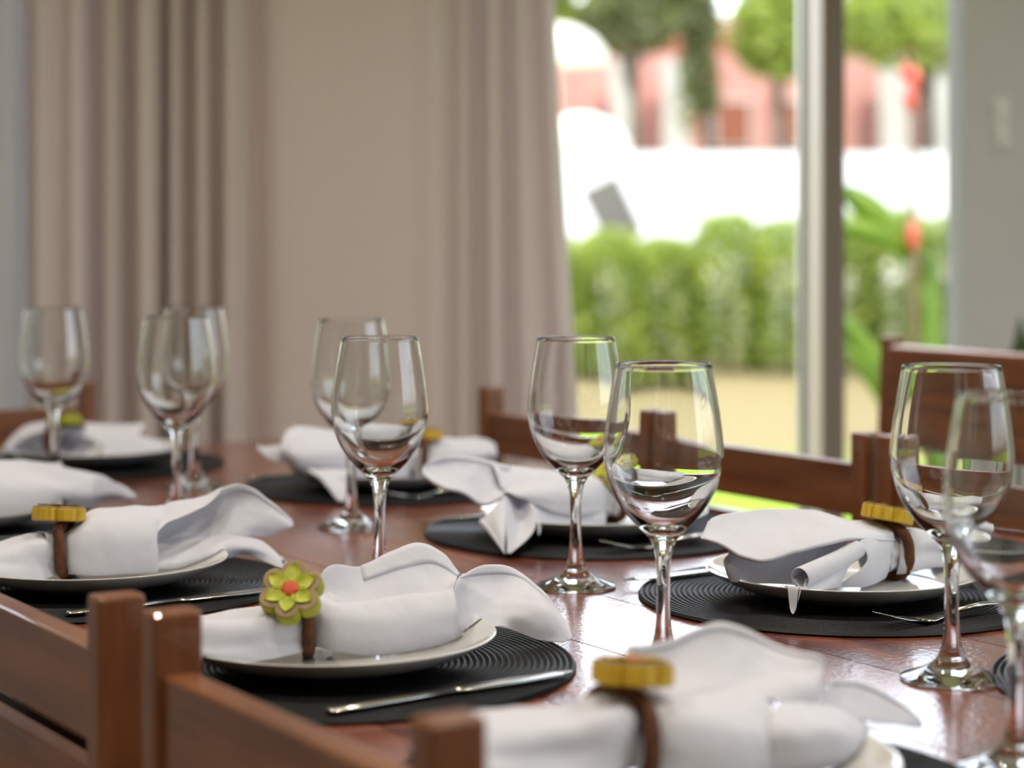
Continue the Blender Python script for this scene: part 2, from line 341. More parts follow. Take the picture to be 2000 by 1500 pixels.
  ('tip', [[(-92.9,-106.4,35.1),(-64.3,-95.8,35.2),(-34.9,-76.7,31.6)],
   [(-85.4,-117.5,31.3),(-60.6,-109.4,27.8),(-35.2,-88.9,25.3)],
   [(-72.1,-136.9,24.8),(-53.9,-135,17),(-35.9,-113.3,15.5)],
   [(-56,-161.4,10.3),(-46.7,-160.3,7),(-36.9,-149,10.5)],
   [(-45.8,-177.8,1.2),(-43.3,-178.2,-0),(-40.5,-174.3,2)]]),
  ('point', [[(-119.9,-81.9,40.7),(-125.6,-77.6,56.4),(-127.8,-69.1,64.6)],
   [(-140,-87,45.8),(-142.1,-80.4,55.4),(-143,-72.9,62.4)],
   [(-156.1,-87.5,58.7),(-157.5,-86.4,61.2),(-158.6,-83.1,63.4)]]),
 ],
 'F': [
  ('tail', [[(20.1,-6.9,20.2),(22.2,-9.6,33.5),(23.6,-4.7,47),(23.2,9,55.5),(22.8,24.8,56.9),(22.1,34.4,47.7)],
   [(40.6,-3.6,21.4),(42.7,-6.2,33.1),(45.5,1.5,43.4),(46.8,24.4,49),(47.2,50.7,50.3),(47,65.5,40.9)],
   [(73.8,18,18.4),(74.6,12.5,27.7),(77.4,20.3,35.2),(80.4,44.2,39.6),(81.5,74.9,41.5),(81.6,93,31.5)],
   [(106.2,49,15.2),(106.5,39.2,22.9),(108.7,44.7,29.1),(111,64.1,32.3),(113.5,93.8,33.2),(114.7,114.6,24.6)]]),
  ('roll', [[(14.2,-12.8,23.8),(15.8,-14.7,39.8),(16.6,-9.2,52.1),(17.3,5.2,57.6),(18.2,23.8,58.2)],
   [(-10,-42.5,27.4),(-8.5,-47.5,44.2),(-7,-36.5,57.8),(-7.2,-12.7,63.8),(-7.5,11.1,62.6)],
   [(-36.6,-63.8,30.3),(-38.5,-71,47.3),(-39.9,-61.9,59.8),(-41.6,-37,65.6),(-42.7,-9.7,65.1)],
   [(-56.7,-78.9,39),(-63.3,-85.2,50.8),(-67.6,-78,58.6),(-70.7,-56,62.4),(-71.6,-28.5,62.9)],
   [(-78.6,-93.1,50.7),(-84.1,-94.7,55.3),(-88.4,-89.5,57.9),(-91.7,-71.6,57.8),(-91.7,-45.6,59.5)],
   [(-89.5,-96.2,55.5),(-93.9,-97,57.7),(-97.1,-93.1,57.8),(-99.3,-78.6,54.8),(-98.9,-54.3,55)]]),
  ('under', [[(11.5,-22.5,8.9),(12.6,-21.8,18.3),(12.8,-17.7,26.2)],
   [(-24.3,-55.8,11.5),(-25.3,-53.5,21.2),(-26.3,-50.1,30.7)],
   [(-49.6,-77.2,13.6),(-52.3,-76,26),(-54.4,-72.4,39.2)],
   [(-63.8,-121.5,15.3),(-65.8,-108.8,30.7),(-72.1,-89.9,48.1)]]),
  ('cone_left', [[(-124.8,-131.1,31.2),(-114.7,-119.6,40.3),(-100.3,-100.2,53.8)],
   [(-112.7,-158.3,21.9),(-107.5,-149.9,33.9),(-99.1,-134.4,42.3)],
   [(-98.4,-189,7.3),(-97.9,-178.6,16.1),(-96.9,-163,27.9)]]),
  ('cone_in', [[(-99.8,-99.9,54.9),(-98.6,-134.1,36.9),(-96.9,-163,22.6),(-95.8,-188.3,6.6)],
   [(-86.2,-74,50.4),(-84.1,-90.6,33.5),(-85.2,-117.4,18.5),(-90.6,-170.9,7.5)],
   [(-72.1,-89.9,48.1),(-65.8,-112.8,32.9),(-71,-146.1,19),(-93.7,-187.9,6.1)]]),
  ('flare', [[(-96.1,-74.5,49.4),(-98.9,-60.3,54.1),(-97.3,-45.2,60.5),(-90.6,-28.9,76.9)],
   [(-120.5,-92.3,43.6),(-120.8,-72.5,52.9),(-118.3,-50.9,69.5),(-112.9,-37.4,83.5)],
   [(-141.9,-104.3,58.1),(-144.1,-83.6,65.3),(-143,-60.9,79),(-137.7,-49.5,88.8)],
   [(-164.9,-111.2,66),(-165.5,-93.6,72),(-164,-74.6,82.3),(-159.4,-65.6,92.2)],
   [(-181.2,-109.8,75.6),(-180.5,-99.3,78.1),(-178.8,-88.2,83.8),(-174.7,-81.6,90.2)],
   [(-185.9,-100.8,82),(-185.4,-98.5,82.9),(-184.5,-95.9,84.7),(-182.5,-90.6,87.4)]]),
  ('band', [[(16.4,10.7,57.5),(17,23,58.9),(17.5,33.4,58.8)],
   [(-40.1,-22.1,63.2),(-42.6,-7.7,67.1),(-45.1,6.7,68.8)],
   [(-90.6,-58.9,56.7),(-90.6,-38.9,69.2),(-90.6,-20.9,77.7)],
   [(-102.7,-62.8,58.8),(-108.3,-50.4,73.9),(-115.7,-38.2,84.7)]]),
 ],
 'G': [
  ('tail', [[(50.6,13.9,18.8),(53,11.4,31.9),(54.7,15.5,45.4),(55.1,27.8,55.4),(56.4,44.6,56.7),(58.9,58.3,48.4)],
   [(67,13.6,22.1),(69.9,11.5,34.2),(72.5,17.1,46.6),(75.4,39,52.7),(79.9,67,54.4),(82.2,83.4,44.7)],
   [(90.5,28.8,23.8),(92.6,25.2,34.4),(95.5,30.1,44.6),(100.3,53.2,49.2),(107,89.5,48.2),(110.6,111.9,35.4)],
   [(117.1,46.1,20),(118.9,41.3,29.4),(122.1,47.4,37.1),(128.5,71.5,41.6),(136.1,110.5,40.1),(140.9,136.6,29.2)],
   [(145.7,74.7,13.4),(145.3,64.4,21.8),(148.7,70.6,27.6),(153.7,87.9,30.8),(162.4,125.6,28.9),(167.9,149.2,19.7)]]),
  ('upper', [[(48.5,12.5,49.1),(48.9,14.8,54.9),(49.7,24.3,58.7),(52.9,46.4,58.4)],
   [(26.9,-18.5,54.8),(26.4,-10.8,60.1),(28.3,10.4,62.6),(31.3,38.4,62.4)],
   [(0.9,-41.4,59.7),(1,-29.3,63.8),(2.9,-4.1,68.5),(6.1,29.9,68.4)],
   [(-26.2,-63,58),(-27.9,-44.1,62.4),(-25.7,-10.7,69.4),(-24.2,18.3,76.1)],
   [(-53.8,-78.9,53.2),(-55.6,-56.1,56.4),(-55.6,-22.1,67.4),(-55.1,6.2,80.6)],
   [(-80,-88,48.9),(-82.6,-65.7,54.8),(-84.9,-35.2,67),(-84.1,-8.6,82.2)],
   [(-102.1,-86.4,52.6),(-106.7,-67.4,59.5),(-110.3,-45.7,68.5),(-110,-25.5,80.3)],
   [(-122.9,-79.9,60.6),(-126.2,-68,65.1),(-127.5,-52.8,71.9),(-124.1,-36.6,78.2)],
   [(-136.7,-68.8,63.4),(-136,-66.4,64.8),(-133.3,-56.6,67),(-128.4,-43.4,74.1)]]),
  ('inner', [[(0.3,-19.8,54.1),(0.3,-19.8,43.9),(-2.3,-21.5,30.3),(-4.9,-23.2,15.8)],
   [(-32.7,-39.2,54.3),(-33.4,-37.7,42.1),(-35.2,-40.9,31.2),(-38,-44.7,18.6)],
   [(-62.2,-54.4,51.2),(-64.1,-51.7,39.8),(-66.8,-55.5,31.4),(-69.9,-61.4,22.4)],
   [(-86,-63.9,50.9),(-90.2,-60.6,41.3),(-94.3,-65.3,33.9),(-98.2,-71.9,25.6)],
   [(-106,-64.9,54.6),(-108,-66.2,46.7),(-109.4,-71.1,38.5),(-108.7,-72.6,26.2)],
   [(-111.6,-66.6,51.3),(-116.5,-69.7,45),(-114.8,-70.6,36.2),(-109.2,-69,26)]]),
  ('tip', [[(-70.6,-90.9,27.5),(-59.8,-96.9,24.1),(-48,-95.2,28.3)],
   [(-66.6,-101.3,20.5),(-59.1,-104.4,15.7),(-51.9,-103.7,20.9)],
   [(-64,-117.6,8.5),(-62.3,-118.5,6.9),(-59,-116.3,10.9)]]),
  ('skirt', [[(0.5,-43.7,42.2),(-7.7,-55,29),(-12.5,-56.1,20.1)],
   [(-25.9,-72.9,37.9),(-31.3,-84.3,26.4),(-35.9,-91.3,22.3)],
   [(-48.7,-93.7,33.3),(-53.2,-106.6,22.3),(-59,-116.3,11.8)]]),
  ('front', [[(39.9,6.9,17.1),(44.4,5.9,30.4),(47.8,9.1,44),(48.7,13.6,52.7)],
   [(16.5,-25.3,14.7),(23.6,-26.6,31.1),(27.8,-23.9,46.9),(26.9,-18.5,56.7)],
   [(-6.3,-46.1,17),(12.1,-40.1,29.7),(19.1,-36.6,44.2),(14.3,-32.7,58.8)],
   [(-16.1,-50.5,17.8),(1.6,-47.9,29.2),(14.8,-40.4,41.7),(8.3,-40.6,58.2)]]),
 ],
 'H': [
  ('tail', [[(-131.4,-135.4,43.1),(-131,-133.1,54.6),(-130.4,-122.8,64),(-130.2,-100.6,68.1),(-130.5,-64.8,68),(-129.8,-34.4,53.5)],
   [(-115.5,-125.1,41.6),(-114.2,-122.2,53.1),(-114.3,-112.3,62.8),(-113.7,-89.9,67.7),(-113.5,-53.8,68.2),(-112.4,-23,52.2)],
   [(-93.7,-104.9,37.5),(-92.4,-104,49.7),(-92.3,-96,60.1),(-92.1,-73.9,64.4),(-90.3,-38.7,66.2),(-88.6,-12.6,51.2)],
   [(-71.2,-84.2,34.7),(-69.6,-79.2,46),(-69.4,-73.1,56.3),(-69,-56.8,63.2),(-68.1,-26.3,64.2),(-65.9,-2.8,50.3)],
   [(-49.1,-61.9,31.5),(-47.9,-67.1,48.6),(-47.5,-58.9,60.8),(-48.1,-41.3,65.9),(-48.6,-19.6,65.6),(-47.8,-1.1,52.9)],
   [(-36.6,-42.8,30.8),(-32.3,-44,45.6),(-32.1,-40.9,59.4),(-33.8,-30,65),(-34.2,-16.2,64.8),(-32.1,-0.9,52.9)]]),
  ('body', [[(-32,-39.8,27.7),(-28.6,-41.6,45),(-27.8,-38.1,58.7),(-27.2,-27.7,66.3),(-26.1,-11,65.4)],
   [(-10.4,-42.8,20.6),(-9.5,-50.2,41.4),(-9,-43.9,57.2),(-8,-23.2,63.5),(-6.8,-0.4,64.2)],
   [(13.8,-33,16.5),(14.5,-40.5,36),(15.2,-34.1,51.9),(16.9,-11,58.9),(17.7,15.5,60.6)],
   [(39,-18.7,12.6),(39.6,-26.3,30.9),(40.1,-21.9,47.5),(41.6,1.1,54.8),(43.5,32.3,56.8)],
   [(47.1,-13.4,11.1),(47.9,-18.9,27.5),(46.5,-17.8,42),(51,3.1,50.4),(57.9,35.6,52.1)]]),
  ('lobe', [[(47.2,-7.3,12.5),(45.5,-16.4,29.8),(46.2,-16,44.6),(52,1.8,52.3),(61.8,30.2,53)],
   [(65.7,2.7,8.2),(64.9,-13.8,29.1),(64.9,-13.8,44),(69.7,9.3,49.9),(77.4,42.3,49.6)],
   [(84.8,19.1,5.3),(86.8,2.4,24.9),(87.8,3.1,39.9),(91.3,25.4,43.6),(95.2,55.9,42.7)],
   [(96.2,32.5,4.8),(103.3,23.1,21.1),(107.8,28.1,30.6),(108.7,42.7,33.9),(109.7,67.3,34.3)],
   [(91,39.1,7.7),(103.8,41.5,18.6),(113,47.4,25.2),(115.9,57.4,28.1),(115.1,70.8,30.3)]]),
  ('back', [[(-30.8,-20,64.8),(-31.5,-6.5,69.2),(-33,4.6,75.8),(-35.1,11.2,89)],
   [(-12.1,-7.9,64.1),(-10.9,8.9,68.8),(-9.8,23.6,76.3),(-9.8,31.6,87.9)],
   [(6.9,4.5,63.1),(9.5,26.2,69.6),(11.1,43.2,80),(11.3,53.4,91.1)],
   [(26.4,17.2,60.9),(28.9,40.8,68),(30.9,60.1,78.1),(29.6,71.2,90.8)],
   [(46.3,30.1,59.5),(49.9,54.4,65.1),(51.3,71.3,72.6),(51.1,83.2,82.7)],
   [(68.4,44.4,57.8),(71.1,62.2,60.8),(72.6,75.2,65.4),(71.9,86.7,71.7)],
   [(83.6,56.3,53.6),(85.9,67.8,57.4),(87.9,77.1,61.8),(89.5,88.2,65.9)],
   [(90.2,62.6,50.6),(91.2,69.3,55.5),(92.6,76.2,59.7),(94.3,85.3,63.9)]]),
  ('fold', [[(-0.4,-10.2,63.5),(0.5,0.4,62.9),(1.3,8.8,62.8)],
   [(25.1,4.3,59.2),(26.2,15,61.4),(27.6,27.9,62.1)],
   [(51.2,19.3,54.9),(53.2,30.6,59.4),(56.1,48.4,62.6)],
   [(75.1,36.8,49.6),(78.1,46.8,57.3),(82.4,65.5,62.7)],
   [(86.1,48,46.4),(88.8,57.7,54.9),(92.6,74.2,63.4)]]),
  ('petal', [[(84.4,40.9,39.9),(89.2,58,43.8),(94.3,77.3,47.3),(98.9,94.3,51.6)],
   [(105.7,52.7,35.5),(110.4,71.8,37.4),(116.3,93.6,40.4),(119.4,111.6,45.5)],
   [(128.3,73.4,28.3),(133,90.4,29.7),(137,107,31.4),(139.9,122.9,34.3)],
   [(149.2,99,20.9),(151.3,106.3,21.7),(153.8,116,22),(154.5,126.4,23.5)],
   [(162.8,117.8,14.3),(163.2,120.1,14.4),(163.7,122.4,14.9),(163.1,126,15.7)]]),
 ],
}
NAPKIN_ROLLS = {'G': [(7.4,-35.2,50,9.5),(-12.5,-56.1,43.3,10.5),(-33.9,-78,38.3,10.8),(-53.1,-96.5,33.8,10.5)],}

# ------------------------------------------------------------------ room shell
def sbox(name, x0, x1, y0, y1, z0, z1, m, bevel=.0):
    o = link(name, box_mesh(name, (x1-x0, y1-y0, z1-z0), bevel=bevel), m, loc=((x0+x1)/2, (y0+y1)/2, (z0+z1)/2))
    return tag(o, kind='structure')
YW = 4.0
sbox('floor', -2.6, 2.7, -2.9, 4.4, -.10, 0, M['floor'])
sbox('ceiling', -2.6, 2.7, -2.9, 4.4, 2.75, 2.87, M['ceiling'])
sbox('wall_left', -2.72, -2.6, -2.9, 4.4, 0, 2.75, M['wall'])
wr = sbox('wall_right', 2.7, 2.82, -2.9, 4.4, 0, .6, M['wall'])
for (y0, y1, z0, z1) in ((-2.9, 4.4, 2.3, 2.75), (-2.9, .3, .6, 2.3), (2.6, 4.4, .6, 2.3)):  # leaves an unseen side opening, added to let sky light into the room
    link('wall_section', box_mesh('wall_section', (.12, y1-y0, z1-z0), bevel=0), M['wall'], wr, Vector((2.76, (y0+y1)/2, (z0+z1)/2)) - wr.location)
wb = sbox('wall_back', -.93, -.06, YW+.02, YW+.20, 0, 2.75, M['wall'])
for (x0, x1, z0, z1) in ((-2.6, -1.55, 0, 2.75), (-1.55, -.93, 2.35, 2.75), (-1.55, -.93, 0, .25), (.886, 2.7, 0, 2.75), (-.06, .886, 2.35, 2.75)):
    me = box_mesh('wall_section', (x1-x0, .16, z1-z0), bevel=0)
    link('wall_section', me, M['wall'], wb, Vector(((x0+x1)/2, YW+.09, (z0+z1)/2)) - wb.location)
sbox('wall_front', -2.6, 2.7, -3.02, -2.9, 0, 2.75, M['wall'])

# sliding door: deep white post between the two openings, head, sill, far stile and a pane in the right bay
door = bpy.data.objects.new('door_1', None); COL.objects.link(door); tag(door, kind='structure')
link('jamb', box_mesh('jamb', (.046, .36, 2.35), bevel=.004), M['jamb'], door, (.628, YW+.18, 1.175))
link('stile', box_mesh('stile', (.012, .045, 2.30), bevel=.003), M['frame'], door, (.599, YW+.24, 1.17))
link('stile', box_mesh('stile', (.04, .05, 2.30), bevel=.003), M['frame'], door, (-.03, YW+.24, 1.17))
link('stile', box_mesh('stile', (.03, .05, 2.30), bevel=.003), M['frame'], door, (.93, YW+.21, 1.17))
link('sill', box_mesh('sill', (.94, .30, .03), bevel=.004), M['frame'], door, (.41, YW+.19, .016))
link('head_rail', box_mesh('head_rail', (.94, .06, .05), bevel=.004), M['frame'], door, (.41, YW+.23, 2.32))
link('pane', box_mesh('pane', (.25, .006, 2.24), bevel=0), M['glass'], door, (.785, YW+.24, 1.16))

# curtain rail and curtains
tag(link('curtain_rail', tube_mesh('curtain_rail', [(-1.6, YW-.09, 2.62), (.16, YW-.09, 2.62)], .012, 12), M['metal_white']), 'slim white curtain rail above the beige curtain', 'curtain rail')
def curtain(name, prof, y0, z0, z1, m, flare=0.0, amp=1.0):
    """prof: list of (x, depth); sampled smoothly, gently drifting towards the hem"""
    p = [Vector(q) for q in prof]; nx, nz = 300, 26; vs_, fs = [], []
    for j in range(nz+1):
        t = j/nz; z = z1 + (z0-z1)*t
        for i in range(nx+1):
            q = cr(p, i/nx); w = i/nx
            x = q.x + flare*max(0, (w-.82)/.18)**1.5*max(0, (t-.38))**1.2*2 + .004*math.sin(7*w*6.28+3*t)*t
            y = y0 + q.y*amp*(.85+.3*t) + .006*math.sin(w*21+2*t)
            vs_.append((x, y, z))
    for j in range(nz):
        for i in range(nx):
            a = j*(nx+1)+i; fs.append((a, a+nx+1, a+nx+2, a+1))
    o = link(name, mesh(name, vs_, fs), m)
    s = o.modifiers.new('thick', 'SOLIDIFY'); s.thickness = .002; s.offset = 0
    return o
pp = [(36,20),(75,-30),(110,0),(150,-28),(185,30),(212,-28),(236,10),(252,32),(276,-26),(300,-8),(317,32),(341,-26),(367,30),(391,-22),(418,30),(446,-24),(470,4),(490,28),(520,-10),(560,-22),(640,-18),(750,-6),(800,4),(848,6),(876,34),(905,14),(932,30),(957,-14),(985,14),(1012,-22),(1040,8),(1064,-14),(1079,24)]
prof = [((a-1000)/4000*3.88, b/1000) for a, b in pp]
tag(curtain('curtain', prof, 3.90, .02, 2.60, M['curtain'], .085, 1.15), 'long beige pleated curtain hanging left of the open garden door', 'curtain')
pp2 = [(-330+i*28, 22*(1 if i % 2 else -1)) for i in range(15)]
tag(curtain('sheer_curtain', [((a-1000)/4000*3.88, b/1000) for a, b in pp2], 3.93, .02, 2.60, M['sheer'], 0, 1), 'pale sheer curtain at the far left edge beside the beige curtain', 'curtain')

sp = thing('switch_plate', 'pale switch plate on the grey wall at the right edge', 'switch', (.955, YW+.008, 1.293))
link('cover', box_mesh('cover', (.034, .008, .10), bevel=.002), M['metal_white'], sp)
for dz in (-.022, .022): link('rocker', box_mesh('rocker', (.018, .006, .032), bevel=.0015), M['metal_white'], sp, (0, -.006, dz))

# ceiling downlights (their own light)
k = 0
for (x, y, lab) in ((-1.1, .9, 'over the left side of the room'), (.1, .9, 'over the near end of the table'), (1.3, .9, 'towards the added side opening'), (-1.1, 2.5, 'in front of the pleated curtain'), (.1, 2.5, 'over the far end of the table'), (1.3, 2.5, 'in front of the narrow door bay'), (-.9, -1.0, 'behind the camera at left'), (.9, -1.0, 'behind the camera at right')):
    d = thing('downlight', 'small round recessed ceiling downlight ' + lab, 'downlight', (x, y, 2.75), 0, 'recessed ceiling downlights')
    link('trim_ring', lathe('trim_ring', [(.034, -.002), (.05, -.004), (.052, .0), (.034, .0), (.034, -.002)], 32), M['metal_white'], d)
    link('bulb', lathe('bulb', [(0, -.001), (.033, -.001), (.033, .001), (0, .001)], 24), M['lamp'], d)
    add_light('downlight_lamp', 'SPOT', (x, y, 2.735), (0, 0, 0), 54, (1, .90, .79), spot_size=math.radians(130), spot_blend=.7, shadow_soft_size=.05).parent = None

# ------------------------------------------------------------------ dining table
U0, U1, N0, N1 = -1.75, .633, -.775, .19
tb = thing('dining_table', 'long glossy red-brown wooden dining table laid for a meal', 'table', T((U0+U1)/2, (N0+N1)/2) + (0,), RZ)
L, W = U1-U0, N1-N0
npl = 7; pw = W/npl
for i in range(npl):
    link('plank', box_mesh('plank', (pw-.0007, L, .030), bevel=.0006, seg=2), M['table'], tb, (-W/2+pw*(i+.5), 0, TZ-.015))
link('underlay', box_mesh('underlay', (W-.02, L-.02, .012), bevel=0), M['table_dark'], tb, (0, 0, TZ-.0365))
for s in (-1, 1):
    link('apron', box_mesh('apron', (.025, L-.3, .08), bevel=.002), M['table'], tb, (s*(W/2-.11), 0, TZ-.085))
    link('apron', box_mesh('apron', (W-.3, .025, .08), bevel=.002), M['table'], tb, (0, s*(L/2-.13), TZ-.085))
    for q in (-1, 1):
        link('leg', box_mesh('leg', (.07, .07, .708), bevel=.004, taper=.8), M['table'], tb, (s*(W/2-.11), q*(L/2-.13), .354))

# ------------------------------------------------------------------ chairs
CW, CD = .332, .40       # post spacing, depth
def make_chair(name, lean=0.0, ztop=.85):
    r = bpy.data.objects.new(name, None); COL.objects.link(r); r.empty_display_size = .05
    for s in (-1, 1):
        me = box_mesh('back_post', (.022, .033, ztop), (0, 0, ztop/2), .0035, 3)
        for v in me.vertices:
            if v.co.z > .44: v.co.y -= lean*(v.co.z-.44)
        link('back_post', me, M['chair'], r, (s*CW/2, 0, 0))
        link('front_leg', box_mesh('front_leg', (.03, .03, .425), bevel=.003), M['chair'], r, (s*CW/2, CD-.03, .2125))
        link('side_stretcher', box_mesh('side_stretcher', (.016, CD-.07, .03), bevel=.002), M['chair'], r, (s*CW/2, CD/2-.015, .2))
        link('side_rail', box_mesh('side_rail', (.018, CD-.07, .045), bevel=.002), M['chair'], r, (s*CW/2, CD/2-.015, .40))
    def rail(z0, z1, th, nm='back_rail'):
        z = (z0+z1)/2
        link(nm, box_mesh(nm, (CW-.020, th, z1-z0), bevel=.003, seg=3), M['chair_rail'], r, (0, -lean*(z-.44), z))
    d = ztop-.85
    rail(.751+d, .812+d, .022); rail(.66+d, .731+d, .018); rail(.56+d*.5, .615+d*.5, .018)
    link('front_rail', box_mesh('front_rail', (CW-.03, .018, .045), bevel=.002), M['chair_rail'], r, (0, CD-.03, .40))
    st = link('seat', box_mesh('seat', (CW+.028, CD+.01, .022), bevel=.005, seg=3), M['chair_rail'], r, (0, CD/2+.006, .434))
    return r
base = make_chair('dining_chair')
GRP = 'wooden dining chairs drawn up to the table'
first = [True]
def chair(u, n, facing, label, wide=1.0):
    o = base if first[0] else copy_tree(base); first[0] = False
    x, y = T(u, n); o.location = (x, y, 0); o.rotation_euler = (0, 0, facing)
    o.scale = (wide, 1, 1)
    return tag(o, label, 'chair', GRP)
AX = RZ           # local +y = along the table ; chairs facing across are turned by +-90 degrees
chair(-1.308, -.800, AX - math.pi/2, 'wooden chair nearest the camera, its corner post in front of the gold-bead napkin')
chair(-.905, -.808, AX - math.pi/2, 'wooden chair at the lower left corner, cut by the frame edge')
chair(.076, .333, AX + math.pi/2, 'wooden chair on the far side just right of the curtain hem', 1.17)
chair(-.355, .333, AX + math.pi/2, 'wooden chair seen through the two middle wine glasses', 1.17)
chair(-.786, .333, AX + math.pi/2, 'wooden chair partly hidden behind the wine glasses at the right', 1.17)
chair(.700, -.305, AX + math.pi, 'wooden chair at the far head of the table in front of the sheer curtain')
tall = make_chair('tall_dining_chair', lean=.10, ztop=.918)
for ch in list(tall.children):
    if ch.name.startswith('back_rail'): bpy.data.objects.remove(ch)
for (z0, z1, th) in ((.745, .906, .030), (.56, .66, .02)):
    z = (z0+z1)/2
    link('back_rail', box_mesh('back_rail', (CW-.02, th, z1-z0), bevel=.010, seg=4), M['chair_rail'], tall, (0, -.10*(z-.44), z))
tall.location = (.650, 3.06, 0); tall.rotation_euler = (0, 0, AX + math.pi/2)
tag(tall, 'taller dark wooden chair standing by the garden door with daylight on its top rail', 'chair')

# ------------------------------------------------------------------ place settings
SET = {'A': (-.138, 1.575), 'B': (-.3946, 1.93), 'C': (-.634, 2.30), 'D': (-.597, 2.911), 'E': (-.1635, 2.67), 'F': (.0906, 2.266), 'G': (.303, 1.872), 'H': (.102, 1.206), 'J': (.543, 1.503)}
WHO = {'A': 'under the napkin with the open green flower',
       'B': 'under the left-edge napkin with the upright gold bead',
       'C': 'at the left edge, just behind the left gold bead',
       'D': 'at the far head of the table by the curtain',
       'E': 'on the far side, farthest right of the curtain end',
       'F': 'in the middle of the far side',
       'G': 'at right, under the napkin with the tilted gold bead',
       'H': 'nearest the camera at the bottom edge',
       'J': 'cut off by the right edge'}
# placemat: coiled braid
R_M = .1875; NR = 38
pf = [(0, .0028)]
for i in range(NR):
    r0 = R_M*i/NR; w = R_M/NR
    for f, h in ((.06, .0016), (.3, .0041), (.7, .0041), (.94, .0016)): pf.append((r0+w*f, h))
pf += [(R_M, .0016), (R_M-.001, .0002), (0, .0002)]
mat_me = lathe('placemat', pf, 112)
plate_pts = [(0, .0075), (.05, .0075), (.080, .0085), (.098, .0125), (.113, .0185), (.1225, .0232), (.1250, .0240), (.1255, .0228), (.118, .0175), (.102, .0098), (.084, .0048), (.070, .0032), (.066, .0008), (.060, .0008), (.058, .0030), (0, .0036)]
plate_me = lathe('plate', smooth_prof(plate_pts, 4), 112)
MZ = TZ + .0002
def plate_z(r):
    top = [(0, .0075), (.05, .0075), (.080, .0085), (.098, .0125), (.113, .0185), (.1225, .0232), (.1255, .0240)]
    for (a, b), (c, d) in zip(top, top[1:]):
        if r <= c: return b + (d-b)*(r-a)/(c-a)
    return None
def floor_z(r):
    """height above the table top of whatever lies at radius r from the plate centre"""
    if r < .1262: return .0042 + plate_z(min(r, .1255))
    if r < .132: return .0282 - (.0282-.0046)*(r-.1262)/.0058
    if r < .19: return .0046
    return .0004
for k, (x, y) in SET.items():
    tag(link('placemat', mat_me, M['mat'], loc=(x, y, TZ+.0002)), 'round black woven placemat ' + WHO[k], 'placemat', 'round black woven placemats')
    tag(link('plate', plate_me, M['plate'], loc=(x, y, TZ+.0038)), 'white coupe dinner plate ' + WHO[k], 'plate', 'white dinner plates')

# ---- napkins: hand-shaped nets of cloth (mm from the plate centre, above the table top)
HEMS = {('A', 'body'): 'T', ('A', 'petal'): 'TE', ('B', 'inner'): 'TE', ('B', 'lower'): 'E', ('C', 'body'): 'E', ('D', 'upper'): 'L', ('D', 'lower'): 'E', ('E', 'body'): 'E', ('E', 'tip'): 'L',
        ('F', 'flare'): 'TL', ('F', 'roll'): 'L', ('F', 'cone_left'): 'L', ('G', 'upper'): 'LE', ('G', 'tip'): '', ('G', 'inner'): 'E', ('H', 'back'): 'T', ('H', 'petal'): 'T', ('H', 'lobe'): 'E'}
def surf(net, nu, nv):
    rows = [[Vector(p)*.001 for p in st] for st in net]
    K = max(len(r) for r in rows)
    mids = [[cr(r, j/nv) for j in range(nv+1)] for r in rows]
    out = []
    for i in range(nu+1):
        out.append([cr([mr[j] for mr in mids], i/nu) for j in range(nv+1)])
    return out
N3 = Vector((.8385, .545, 0))
GATHER = {'A': (-.0172, -.0112, .036, N3), 'B': (-.0254, -.0165, .036, N3), 'D': (-.0361, 0, .036, Vector((-.545, .8385, 0))), 'E': (.0343, .0223, .036, N3), 'F': (.0193, .0126, .036, N3), 'G': (.0490, .0340, .036, N3), 'H': (-.0360, -.0200, .042, N3)}
